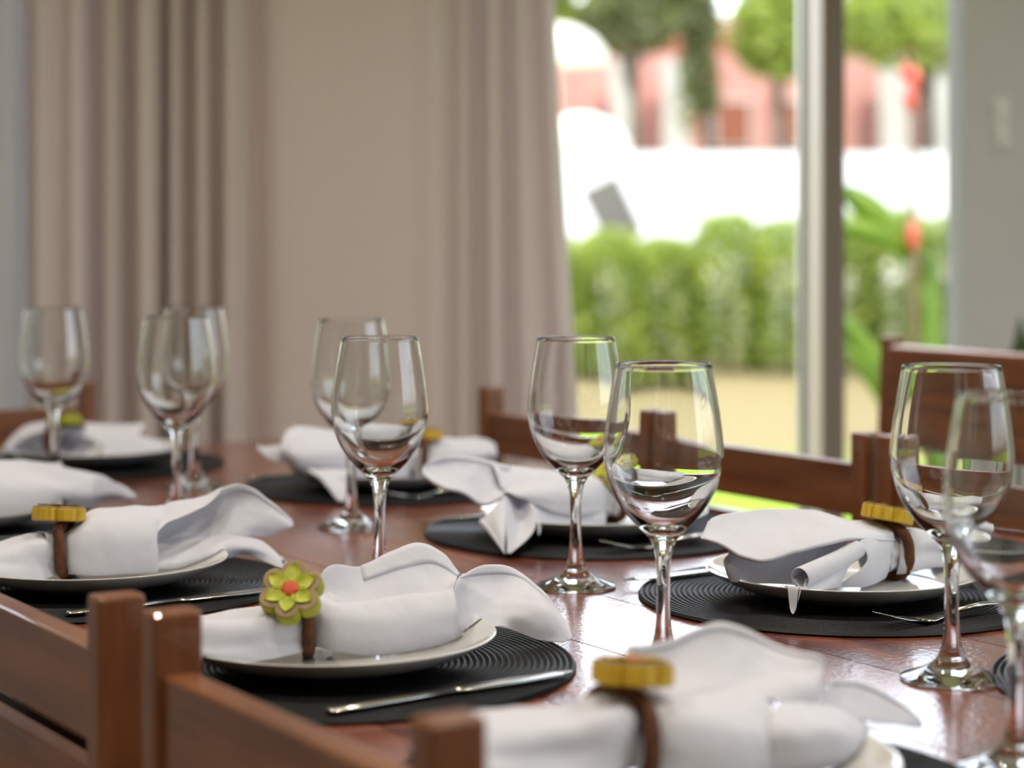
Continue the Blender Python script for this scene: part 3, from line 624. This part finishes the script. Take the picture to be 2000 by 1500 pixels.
def napkin(k):
    vs_, fs, hv, hf = [], [], [], []
    for idx, (nm, net) in enumerate(NAPKINS[k]):
        nu = max(10, 7*(len(net)-1)); nv = max(10, 6*(len(net[0])-1))
        g = surf(net, nu, nv); pinch = nm in ('tail',)
        # wrinkles: soft ridges running along the cloth plus broad noise
        gg = []
        for i in range(nu+1):
            row = []
            for j in range(nv+1):
                p = g[i][j]
                a = g[min(i+1, nu)][j]-g[max(i-1, 0)][j]; b = g[i][min(j+1, nv)]-g[i][max(j-1, 0)]
                n = a.cross(b); n = n.normalized() if n.length > 1e-12 else Vector((0, 0, 1))
                w = .0026*math.sin(j/nv*13+idx*2+i/nu*3.0) if pinch else 0
                w += .0032*noise.noise(Vector((p.x*26, p.y*26, p.z*26+idx*5+ord(k)))) + .0009*noise.noise(p*75)
                e = min(i, nu-i, 4)/4
                q = p + n*w*(.35+.65*e)
                r = math.hypot(q.x, q.y); fz = floor_z(r) + .0012
                if q.z < fz: q.z = fz
                row.append(q)
            gg.append(row)
        o0 = len(vs_)
        for row in gg: vs_ += row
        for i in range(nu):
            for j in range(nv):
                a = o0+i*(nv+1)+j; fs.append((a, a+nv+1, a+nv+2, a+1))
        hm = HEMS.get((k, nm), '')
        def strip(ii, jj):
            h0 = len(hv)
            for i in ii: hv.extend(gg[i][j] for j in jj)
            c = len(jj)
            for i in range(len(ii)-1):
                for j in range(c-1):
                    a = h0+i*c+j; hf.append((a, a+c, a+c+1, a+1))
        kv, ku = max(2, round(nv*.11)), max(2, round(nu*.07))
        if 'T' in hm: strip(range(max(1, nu//3 if (k, nm) in (('A', 'body'),) else 0), nu+1), range(nv-kv, nv+1))
        if 'L' in hm: strip(range(0, nu+1), range(0, kv+1))
        if 'E' in hm: strip(range(nu-ku, nu+1), range(0, nv+1))
    if k in NAPKIN_ROLLS:
        q = NAPKIN_ROLLS[k]; n = 24; P0 = [Vector(p[:3])*.001 for p in q]; seg = 22; o0 = len(vs_)
        for i in range(n+1):
            c = cr(P0, i/n); d = (cr(P0, min(1, i/n+.03))-cr(P0, max(0, i/n-.03))).normalized()
            s = d.cross(Vector((0, 0, 1))).normalized(); u_ = s.cross(d)
            for j in range(seg+1):
                a = math.radians(-100 + 450*j/seg); rr = .001*q[-1][3]*(1-.22*j/seg)*(.85+.15*i/n)
                v = c + (s*math.cos(a)+u_*math.sin(a))*rr
                v.z = max(v.z, floor_z(math.hypot(v.x, v.y))+.001); vs_.append(v)
        for i in range(n):
            for j in range(seg):
                a = o0+i*(seg+1)+j; fs.append((a, a+seg+1, a+seg+2, a+1))
    if k in GATHER:
        gx, gy, gzc, ax = GATHER[k]; c0 = Vector((gx, gy, gzc)); sd_ = ax.cross(Vector((0, 0, 1))); o0 = len(vs_); n, seg = 12, 40
        for i in range(n+1):
            t = i/n*2-1
            for j in range(seg):
                a = 2*math.pi*j/seg; rr = (.0176 + .0050*t*t)*(1 + .05*math.sin(7*a+t) + .03*math.sin(11*a+1))
                v = c0 + ax*t*.021 + sd_*math.cos(a)*rr*1.08 + Vector((0, 0, 1))*math.sin(a)*rr*(.98 if t*t < .3 else .9)
                v.z = max(v.z, floor_z(math.hypot(v.x, v.y))+.001); vs_.append(v)
        for i in range(n):
            for j in range(seg): fs.append((o0+i*seg+j, o0+i*seg+(j+1) % seg, o0+(i+1)*seg+(j+1) % seg, o0+(i+1)*seg+j))
    x, y = SET[k]
    o = link('napkin', mesh('napkin', vs_, fs), M['napkin'], loc=(x, y, TZ))
    s = o.modifiers.new('cloth', 'SOLIDIFY'); s.thickness = .0010; s.offset = 0
    ss = o.modifiers.new('soft', 'SUBSURF'); ss.levels = ss.render_levels = 1
    if hv:
        h = link('hem', mesh('hem', hv, hf), M['napkin'], o)
        s = h.modifiers.new('cloth', 'SOLIDIFY'); s.thickness = .0030; s.offset = 0
    return o
NLAB = {'A': 'white linen napkin held by the open green flower ring, flaring to the right',
        'B': 'white linen napkin at the left edge held by a ring with an upright gold bead',
        'C': 'white linen napkin end peeking in at the left edge behind the gold bead',
        'D': 'white linen napkin with a round loop at the far head of the table',
        'E': 'white linen napkin behind the two middle-left wine glasses with a hanging corner',
        'F': 'white linen napkin with a cone fold behind the tall stemmed glass',
        'G': 'white linen napkin at right with a rolled corner over the plate rim',
        'H': 'large blurred white linen napkin at the bottom edge, nearest the camera'}
for k in NAPKINS: tag(napkin(k), NLAB[k], 'napkin', 'white linen napkins on the plates')

# ---- napkin rings with wooden flower beads
def lobes(R, n=6, d=.20, k=72):
    return [(R*(1-d+d*abs(math.cos(n*a/2))**.7)*math.cos(a), R*(1-d+d*abs(math.cos(n*a/2))**.7)*math.sin(a)) for a in (2*math.pi*i/k for i in range(k))]
def prism(name, out, z0, z1, bev=.0012):
    k = len(out); vs_, fs = [], []
    for sc, z in ((1-bev/.02, z0), (1, z0+bev), (1, z1-bev), (1-bev/.02, z1)): vs_ += [(x*sc, y*sc, z) for x, y in out]
    for l in range(3):
        for i in range(k): fs.append((l*k+i, l*k+(i+1) % k, (l+1)*k+(i+1) % k, (l+1)*k+i))
    fs.append(tuple(range(k))[::-1]); fs.append(tuple(3*k+i for i in range(k)))
    return mesh(name, vs_, fs, False)
fl_base = prism('flower_body', lobes(.0248, d=.24), -.0068, .0056)
fl_top = prism('flower_face', lobes(.0242, d=.24), .0050, .0068, .0006)
def petal_mesh():
    vs_, fs = [], []; n, mq = 8, 6
    for i in range(n+1):
        t = i/n; r = .0035 + .0168*t; w = .0064*math.sin(math.pi*min(1, .12+.88*t))**.8
        for j in range(mq+1):
            s = j/mq*2-1; vs_.append((r, s*w, .0070 + .0014*s*s + .0003*t))
    for i in range(n):
        for j in range(mq):
            a = i*(mq+1)+j; fs.append((a, a+mq+1, a+mq+2, a+1))
    me = mesh('petal', vs_, fs); return me
pm = {'green': petal_mesh(), 'gold': petal_mesh()}
fb = {'green': fl_base, 'gold': fl_base.copy()}; ft = {'green': fl_top, 'gold': fl_top.copy()}
ctr = lathe('flower_centre', [(.0068, .0060), (.0066, .0076), (.0052, .0084), (.0028, .0087), (0, .0088)], 20)
def ring(k, off, zc, foff, zf, normal, colour, label, R=.0218, spin=0.0, along=None):
    x, y = SET[k]
    r = thing('napkin_ring', label, 'napkin ring', (x+off[0], y+off[1], TZ+zc), 0, 'flower napkin rings')
    pts = []
    ax = (along or Vector((NN.x, NN.y, 0))).normalized(); s = ax.cross(Vector((0, 0, 1))).normalized()
    top = Vector((foff[0]-off[0], foff[1]-off[1], zf-zc))
    for i in range(40):
        a = 2*math.pi*i/40
        sh = max(0, math.sin(a))**2
        ca, sa = math.cos(a), math.sin(a)
        p = s*math.copysign(abs(ca)**.62, ca)*R*1.30 + Vector((0, 0, 1))*math.copysign(abs(sa)**.85, sa)*R
        p += Vector((top.x, top.y, 0))*sh*.55
        pts.append(p)
    link('band', tube_mesh('band', pts, .0066, 12, closed=True, flat=.75), M['ring'], r)
    f = link('flower', fb[colour], M['bead_'+colour], r, top)
    f.rotation_mode = 'QUATERNION'; f.rotation_quaternion = Vector(normal).normalized().to_track_quat('Z', 'Y') @ Matrix.Rotation(spin, 3, 'Z').to_quaternion()
    link('face', ft[colour], M['bead_tan'], f)
    for i in range(6):
        link('petal', pm[colour], M['petal_'+colour], f, rot=(0, 0, math.pi/3*i))
    link('centre', ctr, M['bead_red'], f)
    return r
ring('A', (-.0172, -.0112), .0385, (-.0262, -.0470), .0655, (-.10, -.76, .62), 'green', 'napkin ring whose green wooden flower with orange centre faces the camera', spin=.5, along=Vector((1, .10, 0)))
ring('B', (-.0190, -.0165), .0385, (-.0283, -.0184), .0712, (.03, .14, .99), 'gold', 'napkin ring at the left edge with its gold bead seen edge-on', spin=.3, along=Vector((1, -.10, 0)))
ring('D', (-.0361, 0), .0385, (-.0398, 0), .067, (0, .05, 1), 'green', 'small green flower napkin ring at the far head of the table', along=Vector((-.545, .8385, 0)))
ring('E', (.0343, .0223), .0385, (.0474, .0308), .066, (0, .1, 1), 'gold', 'napkin ring half hidden behind the middle-left wine glasses')
ring('F', (.0193, .0126), .0385, (.0200, .0030), .0676, (-.45, -.35, .8), 'green', 'tilted green flower napkin ring seen between the two middle glasses', spin=.2)
ring('G', (.0470, .0348), .0385, (.0460, .0300), .0725, (.19, .13, .97), 'gold', 'napkin ring at right with its gold bead tilted down to the right')
ring('H', (-.0400, -.0200), .0425, (-.0324, -.0210), .0805, (.05, .14, 1), 'gold', 'blurred napkin ring with a gold bead nearest the camera', R=.0245)

# ---- cutlery
def ribbon(name, secs, seg=10):
    """cross-sections (y, z, half width, half thickness) -> smooth bar along +y"""
    vs_, fs = [], []
    for (y, z, w, h) in secs:
        for k in range(seg):
            a = 2*math.pi*k/seg; vs_.append((w*math.cos(a), y, z + h*math.sin(a)))
    for i in range(len(secs)-1):
        for k in range(seg): fs.append((i*seg+k, (i+1)*seg+k, (i+1)*seg+(k+1) % seg, i*seg+(k+1) % seg))
    fs.append(tuple(range(seg))); fs.append(tuple((len(secs)-1)*seg+k for k in range(seg))[::-1])
    return mesh(name, vs_, fs)
kn_h = ribbon('handle', [(-.105, .003, .003, .001), (-.102, .003, .0070, .0018), (-.08, .003, .0078, .0022), (-.04, .003, .0065, .0021), (.0, .003, .0050, .0018)])
kn_b = ribbon('blade', [(.0, .003, .0050, .0017), (.012, .003, .0085, .0012), (.06, .003, .0092, .0010), (.092, .003, .0080, .0009), (.107, .003, .0030, .0006)])
fk_h = ribbon('handle', [(-.100, .006, .003, .0010), (-.097, .006, .0095, .0014), (-.07, .0072, .0082, .0014), (-.02, .0090, .0042, .0018), (.022, .0062, .0035, .0018)])
fk_n = ribbon('neck', [(.022, .0062, .0035, .0018), (.034, .0038, .0080, .0012), (.046, .0030, .0118, .0010), (.056, .0034, .0120, .0010)])
fk_t = ribbon('tine', [(.055, .0034, .0020, .0009), (.075, .0062, .0018, .0009), (.092, .0105, .0014, .0008), (.098, .0125, .0006, .0005)], 8)
def knife(x, y, rz, label):
    o = thing('table_knife', label, 'knife', (x, y, TZ+.0042), rz, 'stainless table knives')
    link('handle', kn_h, M['steel'], o); link('blade', kn_b, M['steel'], o)
def fork(x, y, rz, label):
    o = thing('table_fork', label, 'fork', (x, y, TZ+.0042), rz, 'stainless table forks')
    link('handle', fk_h, M['steel'], o); link('neck', fk_n, M['steel'], o)
    for i in range(4): link('tine', fk_t, M['steel'], o, ((i-1.5)*.0064, 0, 0))
def at(k, u, n):
    x, y = SET[k]; p = Vector((x, y)) + UU*u + NN*n; return p.x, p.y
for k, who in (('A', 'beside the plate with the green flower ring'), ('B', 'beside the plate at the left edge'), ('C', 'beside the plate behind the left gold bead'), ('H', 'beside the plate nearest the camera')):
    knife(*at(k, -.145, .02), RZ - math.pi/2 + .06, 'steel knife lying on the black mat ' + who)
    if k in ('A', 'H'): fork(*at(k, .150, .0), RZ - math.pi/2, 'steel fork lying on the black mat ' + who)
for k, who in (('E', 'beside the napkin with the hanging corner'), ('F', 'in the middle of the far side'), ('G', 'beside the plate with the tilted gold bead')):
    knife(*at(k, .150, -.03), RZ + math.pi/2, 'steel knife lying on the black mat ' + who)
    fork(*at(k, -.143, .01), RZ + math.pi/2, 'steel fork lying on the black mat ' + who)

# ---- wine glasses
foot_p = smooth_prof([(0, .0004), (.020, .0004), (.0355, .0003), (.0380, .0012), (.0374, .0026), (.030, .0052), (.019, .0098), (.0112, .0165), (.0078, .0255)], 5)
stem_p = smooth_prof([(.0078, .0255), (.0062, .036), (.0053, .052), (.0051, .068), (.0058, .084), (.0073, .0945), (.0108, .1025)], 5)
bowl_p = smooth_prof([(.0108, .1025), (.0185, .1100), (.0280, .1200), (.0365, .1325), (.0423, .1465), (.0452, .161), (.0454, .1735), (.0434, .192), (.0402, .213), (.0366, .2342)], 6)
bowl_p += smooth_prof([(.0366, .2342), (.0362, .2350), (.0355, .2349), (.0352, .2341)], 3)[1:]
bowl_p += smooth_prof([(.0352, .2341), (.0390, .213), (.0423, .192), (.0443, .1735), (.0441, .161), (.0411, .1472), (.0350, .1342), (.0265, .1230), (.0170, .1148), (.0085, .1102), (0, .1090)], 6)[1:]
g_foot, g_stem, g_bowl = lathe('foot', foot_p, 96), lathe('stem', stem_p, 48), lathe('bowl', bowl_p, 96)
def flip_check(me):
    bm = bmesh.new(); bm.from_mesh(me); bm.normal_update()
    f = max(bm.faces, key=lambda q: q.calc_center_median().xy.length)
    if f.normal.xy.dot(f.calc_center_median().xy) < 0: bmesh.ops.reverse_faces(bm, faces=bm.faces)
    bm.to_mesh(me); bm.free(); me.shade_smooth()
for me in (g_foot, g_stem, g_bowl, plate_me, mat_me): flip_check(me)
GL = [((.0600, 1.926), 'empty wine glass right of centre, its foot standing clear on the glossy table'),
      ((.1150, 1.555), 'large empty wine glass in the middle right, overlapping the glass behind it'),
      ((.3285, 1.530), 'empty wine glass at right with its foot in the white table reflection'),
      ((.3130, 1.270), 'blurred wine glass cut off by the right edge, nearest the camera'),
      ((-.1245, 1.926), 'empty wine glass left of centre, in front of another glass'),
      ((-.1815, 2.312), 'wine glass half hidden behind the left-of-centre glass'),
      ((-.4145, 2.672), 'blurred wine glass, the rear one of the overlapping pair at left'),
      ((-.3930, 2.400), 'blurred wine glass, the front one of the overlapping pair at left'),
      ((-.5950, 2.665), 'leftmost wine glass in front of the head chair')]
for (x, y), lab in GL:
    o = thing('wine_glass', lab, 'wine glass', (x, y, TZ), 0, 'empty wine glasses')
    link('foot', g_foot, M['glass'], o); link('stem', g_stem, M['glass'], o); link('bowl', g_bowl, M['glass'], o)

# ------------------------------------------------------------------ garden
gz = -.12
lm = mesh('lawn', [(-60, -60, gz), (60, -60, gz), (60, 90, gz), (-60, 90, gz)], [(0, 1, 2, 3)], False)
lawn = tag(link('lawn', lm, M['lawn']), 'sunlit lawn with a dry straw-coloured patch outside the door', 'lawn', kind='structure')
m = M['lawn']
tc = nd(m, 'ShaderNodeTexCoord'); sx = nd(m, 'ShaderNodeSeparateXYZ'); lk(m, tc.outputs['Object'], sx.inputs[0])
nz_ = nd(m, 'ShaderNodeTexNoise', Scale=.5, Detail=4.0); lk(m, tc.outputs['Object'], nz_.inputs['Vector'])
ma = nd(m, 'ShaderNodeMath', operation='MULTIPLY_ADD'); ma.inputs[1].default_value = 2.5; lk(m, nz_.outputs[0], ma.inputs[0]); lk(m, sx.outputs[1], ma.inputs[2])
mr = nd(m, 'ShaderNodeMapRange'); mr.inputs[1].default_value = 10.4; mr.inputs[2].default_value = 13.2; lk(m, ma.outputs[0], mr.inputs[0])
rp = nd(m, 'ShaderNodeValToRGB'); rp.color_ramp.elements[0].color = sl((112, 138, 34)); rp.color_ramp.elements[1].color = sl((118, 108, 74))
lk(m, mr.outputs[0], rp.inputs[0]); lk(m, rp.outputs[0], P(m).inputs['Base Color'])

def leaf_cloud(name, count, place, size, flat=.0):
    vs_, fs = [], []
    for i in range(count):
        c = place(); d = Vector((random.gauss(0, 1), random.gauss(0, 1), random.gauss(0, .6) + .3)).normalized()
        s = d.cross(Vector((random.random()-.5, random.random()-.5, random.random()-.5))).normalized()
        L_ = size*random.uniform(.7, 1.3); b = len(vs_)
        vs_ += [c - d*L_*.5, c + s*L_*.28 + d.cross(s)*L_*.06, c + d*L_*.5, c - s*L_*.28 + d.cross(s)*L_*.06]
        fs += [(b, b+1, b+2), (b, b+2, b+3)]
    return mesh(name, vs_, fs, False)
SH = ['behind the curtain edge', 'below the grey lounger', 'second right of the grey lounger', 'in the middle of the left door bay', 'beside the white door post', 'hidden behind the white door post', 'left in the narrow right door bay', 'right in the narrow right door bay', 'beyond the wall at right', 'hidden behind the curtain, nearest its edge', 'hidden behind the middle of the curtain', 'hidden behind the curtain, farthest left']
for i in range(12):
    cx, cy = (.35 + i*.50 if i < 9 else -.15 - (i-9)*.50), 17.6 + random.uniform(-.25, .25); h = 1.18 + random.uniform(-.06, .10) - (.10 if i in (0, 1, 2) else 0)
    sh = thing('hedge_shrub', 'clipped green hedge shrub ' + SH[i], 'shrub', (cx, cy, gz), 0, 'clipped hedge across the lawn')
    def place():
        while True:
            p = Vector((random.uniform(-1, 1), random.uniform(-1, 1), random.uniform(0, 1)))
            e = abs(p.x)**3 + abs(p.y)**3 + abs(p.z*1.0)**5
            if .25 < e < 1: return Vector((p.x*.36, p.y*.55, .06 + p.z*(h+.06)))
    fo = link('foliage', leaf_cloud('foliage', 3400, place, .075), M['hedge'], sh); fo['kind'] = 'stuff'
    link('stem', tube_mesh('stem', [(0, 0, 0), (.02, .01, .4), (-.01, 0, .8)], [.03, .024, .01], 8), M['bark'], sh)
def tree(x, y, zc, rx, rz, m, label, n=4200, size=.24):
    t = thing('garden_tree', label, 'tree', (x, y, gz), 0, 'trees beyond the garden wall')
    blobs = [(Vector((random.uniform(-.6, .6)*rx, random.uniform(-.5, .5)*rx, zc-gz+random.uniform(-.55, .55)*rz)), random.uniform(.35, .6)) for _ in range(14)]
    def place():
        c, s = random.choice(blobs)
        v = Vector((random.gauss(0, 1), random.gauss(0, 1), random.gauss(0, 1))).normalized()*random.uniform(.75, 1)
        return c + Vector((v.x*rx*s, v.y*rx*s, v.z*rz*s))
    f = link('foliage', leaf_cloud('foliage', n, place, size), m, t); f['kind'] = 'stuff'
    link('trunk', tube_mesh('trunk', [(0, 0, 0), (.08, 0, (zc-gz)*.5), (0, .05, zc-gz)], [.16, .12, .06], 10), M['bark'], t)
    for b in range(3):
        c, s = blobs[b]; link('branch', tube_mesh('branch', [(0, .03, (zc-gz)*.7), tuple(c*.6 + Vector((0, 0, (zc-gz)*.36))), tuple(c)], [.07, .05, .02], 8), M['bark'], t)
tree(2.1, 36, 5.0, 1.7, .95, M['tree_olive'], 'grey-olive tree crown above the pink house, left of the door bay')
tree(4.6, 35.5, 4.5, 1.15, 1.25, M['tree_lime'], 'bright lime tree crown at the top right of the left door bay')
tree(7.2, 35.5, 4.7, 1.8, 1.0, M['tree_lime'], 'lime tree crown above the narrow right door bay')
tree(3.45, 36.8, 4.2, .5, 1.5, M['tree_olive'], 'dark slim tree between the pink house columns', 1200)
tree(.2, 35.2, 4.9, .9, .8, M['tree_lime'], 'yellow-green tree crown behind the curtain edge')

gw = sbox('garden_wall', -3, 12, 33, 33.2, gz, 2.30, M['pool_wall']); tag(gw, 'long bright white garden wall behind the hedge', 'wall')
dk = sbox('pool_deck', -3, 12, 19.4, 32.9, gz, .55, M['deck']); tag(dk, 'pale raised pool deck behind the hedge', 'deck')
lo = thing('sun_lounger', 'grey sun lounger with raised back above the hedge', 'lounger', (1.08, 22, .55), math.radians(8))
rt = Matrix.Rotation(math.radians(-26), 4, 'Y')
link('backrest', box_mesh('backrest', (.44, .05, .70), bevel=.01, rot=rt), M['dark_sling'], lo, (.0, 0, .72))
link('seat', box_mesh('seat', (.5, 1.2, .05), bevel=.01), M['dark_sling'], lo, (.1, -.55, .40))
for sx_ in (-.1, .3):
    for sy_ in (-1.0, -.1): link('leg', box_mesh('leg', (.05, .05, .38), bevel=.005), M['dark_sling'], lo, (sx_, sy_, .19))
def parasol(x, y, z, r, h, label):
    p = thing('parasol', label, 'parasol', (x, y, .55), 0, 'white parasols on the deck')
    link('canopy', lathe('canopy', smooth_prof([(0, z-.55+h/2), (r*.35, z-.55+h*.42), (r*.75, z-.55+h*.12), (r, z-.55-h/2+.08), (r, z-.55-h/2), (r*.97, z-.55-h/2), (r*.6, z-.55+h*.1), (0, z-.55+h*.4)], 4), 16), M['parasol'], p)
    link('pole', tube_mesh('pole', [(0, 0, 0), (0, 0, z-.55)], .025, 10), M['metal_white'], p)
parasol(.66, 30, 3.82, .72, .52, 'high white parasol canopy at the upper left of the door bay')
parasol(.92, 27, 2.36, .62, .48, 'low white parasol canopy above the grey lounger')
hs = thing('garden_house', 'pink rendered house with white columns beyond the garden wall', 'house', (5, 40, gz), 0)
link('wall', box_mesh('wall', (13, .3, 4.7), bevel=0), M['house_pink'], hs, (0, .9, 2.35))
for xx in (-2.8, -1.8, 2.45, 3.3, 4.1):
    link('column', box_mesh('column', (.52, .4, 4.5), bevel=.03), M['house_white'], hs, (xx, 0, 2.25))
link('roof', box_mesh('roof', (14, 3.2, .35), bevel=.02, rot=Matrix.Rotation(math.radians(14), 4, 'X')), M['roof'], hs, (0, 2.6, 5.2))
for xx in (-.6, .6, 5.2): 
    w_ = link('window', box_mesh('window', (.8, .1, 1.0), bevel=.01), M['house_white'], hs, (xx, .7, 3.3)); link('pane', box_mesh('pane', (.66, .06, .86), bevel=0), M['roof'], w_, (0, -.04, 0))

# heliconia just outside the narrow bay
hp = thing('heliconia_plant', 'tall broad-leaved plant with a red flower outside the narrow door bay', 'plant', (1.25, 6.2, gz))
def blade(name, base, tip, width, droop, parent, m, up=(0, 0, 1)):
    b, t = Vector(base), Vector(tip); d = t-b; s = d.cross(Vector((.15, 1, .1))).normalized(); vs_, fs = [], []
    n = 14
    for i in range(n+1):
        f = i/n; c = b + d*f + Vector((0, 0, -droop*4*f*(f-1)))
        w = width*math.sin(math.pi*min(.98, .08+f*.92))**.7
        vs_ += [c - s*w, c + Vector((0, -.25*w, -.1*w)), c + s*w]
    for i in range(n):
        a = i*3; fs += [(a, a+3, a+4, a+1), (a+1, a+4, a+5, a+2)]
    o = link(name, mesh(name, vs_, fs), m, parent); sd = o.modifiers.new('t', 'SOLIDIFY'); sd.thickness = .002
    return o
link('flower_stem', tube_mesh('flower_stem', [(0, 0, 0), (-.03, 0, .6), (-.035, 0, 1.15), (-.04, 0, 1.62)], [.014, .012, .010, .006], 8), M['plant_stem'], hp)
for (dx, dz, s) in ((-.045, 1.60, .05), (-.03, 1.66, .045), (-.06, 1.68, .035)):
    link('bract', lathe('bract', smooth_prof([(0, -s), (s*.35, -s*.4), (s*.45, s*.1), (s*.2, s*.7), (0, s)], 3), 10), M['bract'], hp, (dx, 0, dz))
link('bract', lathe('bract', smooth_prof([(0, -.05), (.016, -.02), (.018, .02), (0, .06)], 3), 10), M['bract'], hp, (-.04, -.02, 1.18))
blade('leaf', (-.05, 0, 1.12), (-.27, .02, 1.34), .045, .03, hp, M['plant'])
blade('leaf', (-.05, 0, 1.13), (-.34, -.05, 1.20), .030, .04, hp, M['plant'])
blade('leaf', (.0, 0, .10), (.02, -.03, 1.15), .042, .0, hp, M['plant'])
blade('leaf', (.04, 0, .2), (.15, .03, 1.10), .035, .02, hp, M['plant'])
blade('leaf', (-.02, 0, .55), (-.30, .05, .98), .030, .06, hp, M['plant'])
blade('leaf', (-.02, 0, .5), (-.26, .0, .86), .030, .05, hp, M['plant'])
blade('leaf', (.03, 0, .6), (.22, .02, 1.25), .03, .03, hp, M['plant'])

# potted plant by the right wall, only its tip shows over the chair
pt = thing('potted_plant', 'small dark leafy potted plant tip against the grey wall at right', 'plant', (.95, 3.86, 0))
link('pot', lathe('pot', [(0, 0), (.06, 0), (.085, .16), (.09, .16), (.09, .18), (.078, .18), (.074, .15), (0, .15)], 24), M['clay_pot'], pt)
link('stem', tube_mesh('stem', [(0, 0, .14), (.005, 0, .5), (.008, 0, .84)], [.006, .005, .003], 8), M['leaf_dark'], pt)
for (a, b) in ((.0, .92), (.018, .89), (-.014, .87)): blade('leaf', (.006, 0, .78), (.008+a, 0, b), .012, .0, pt, M['leaf_dark'])
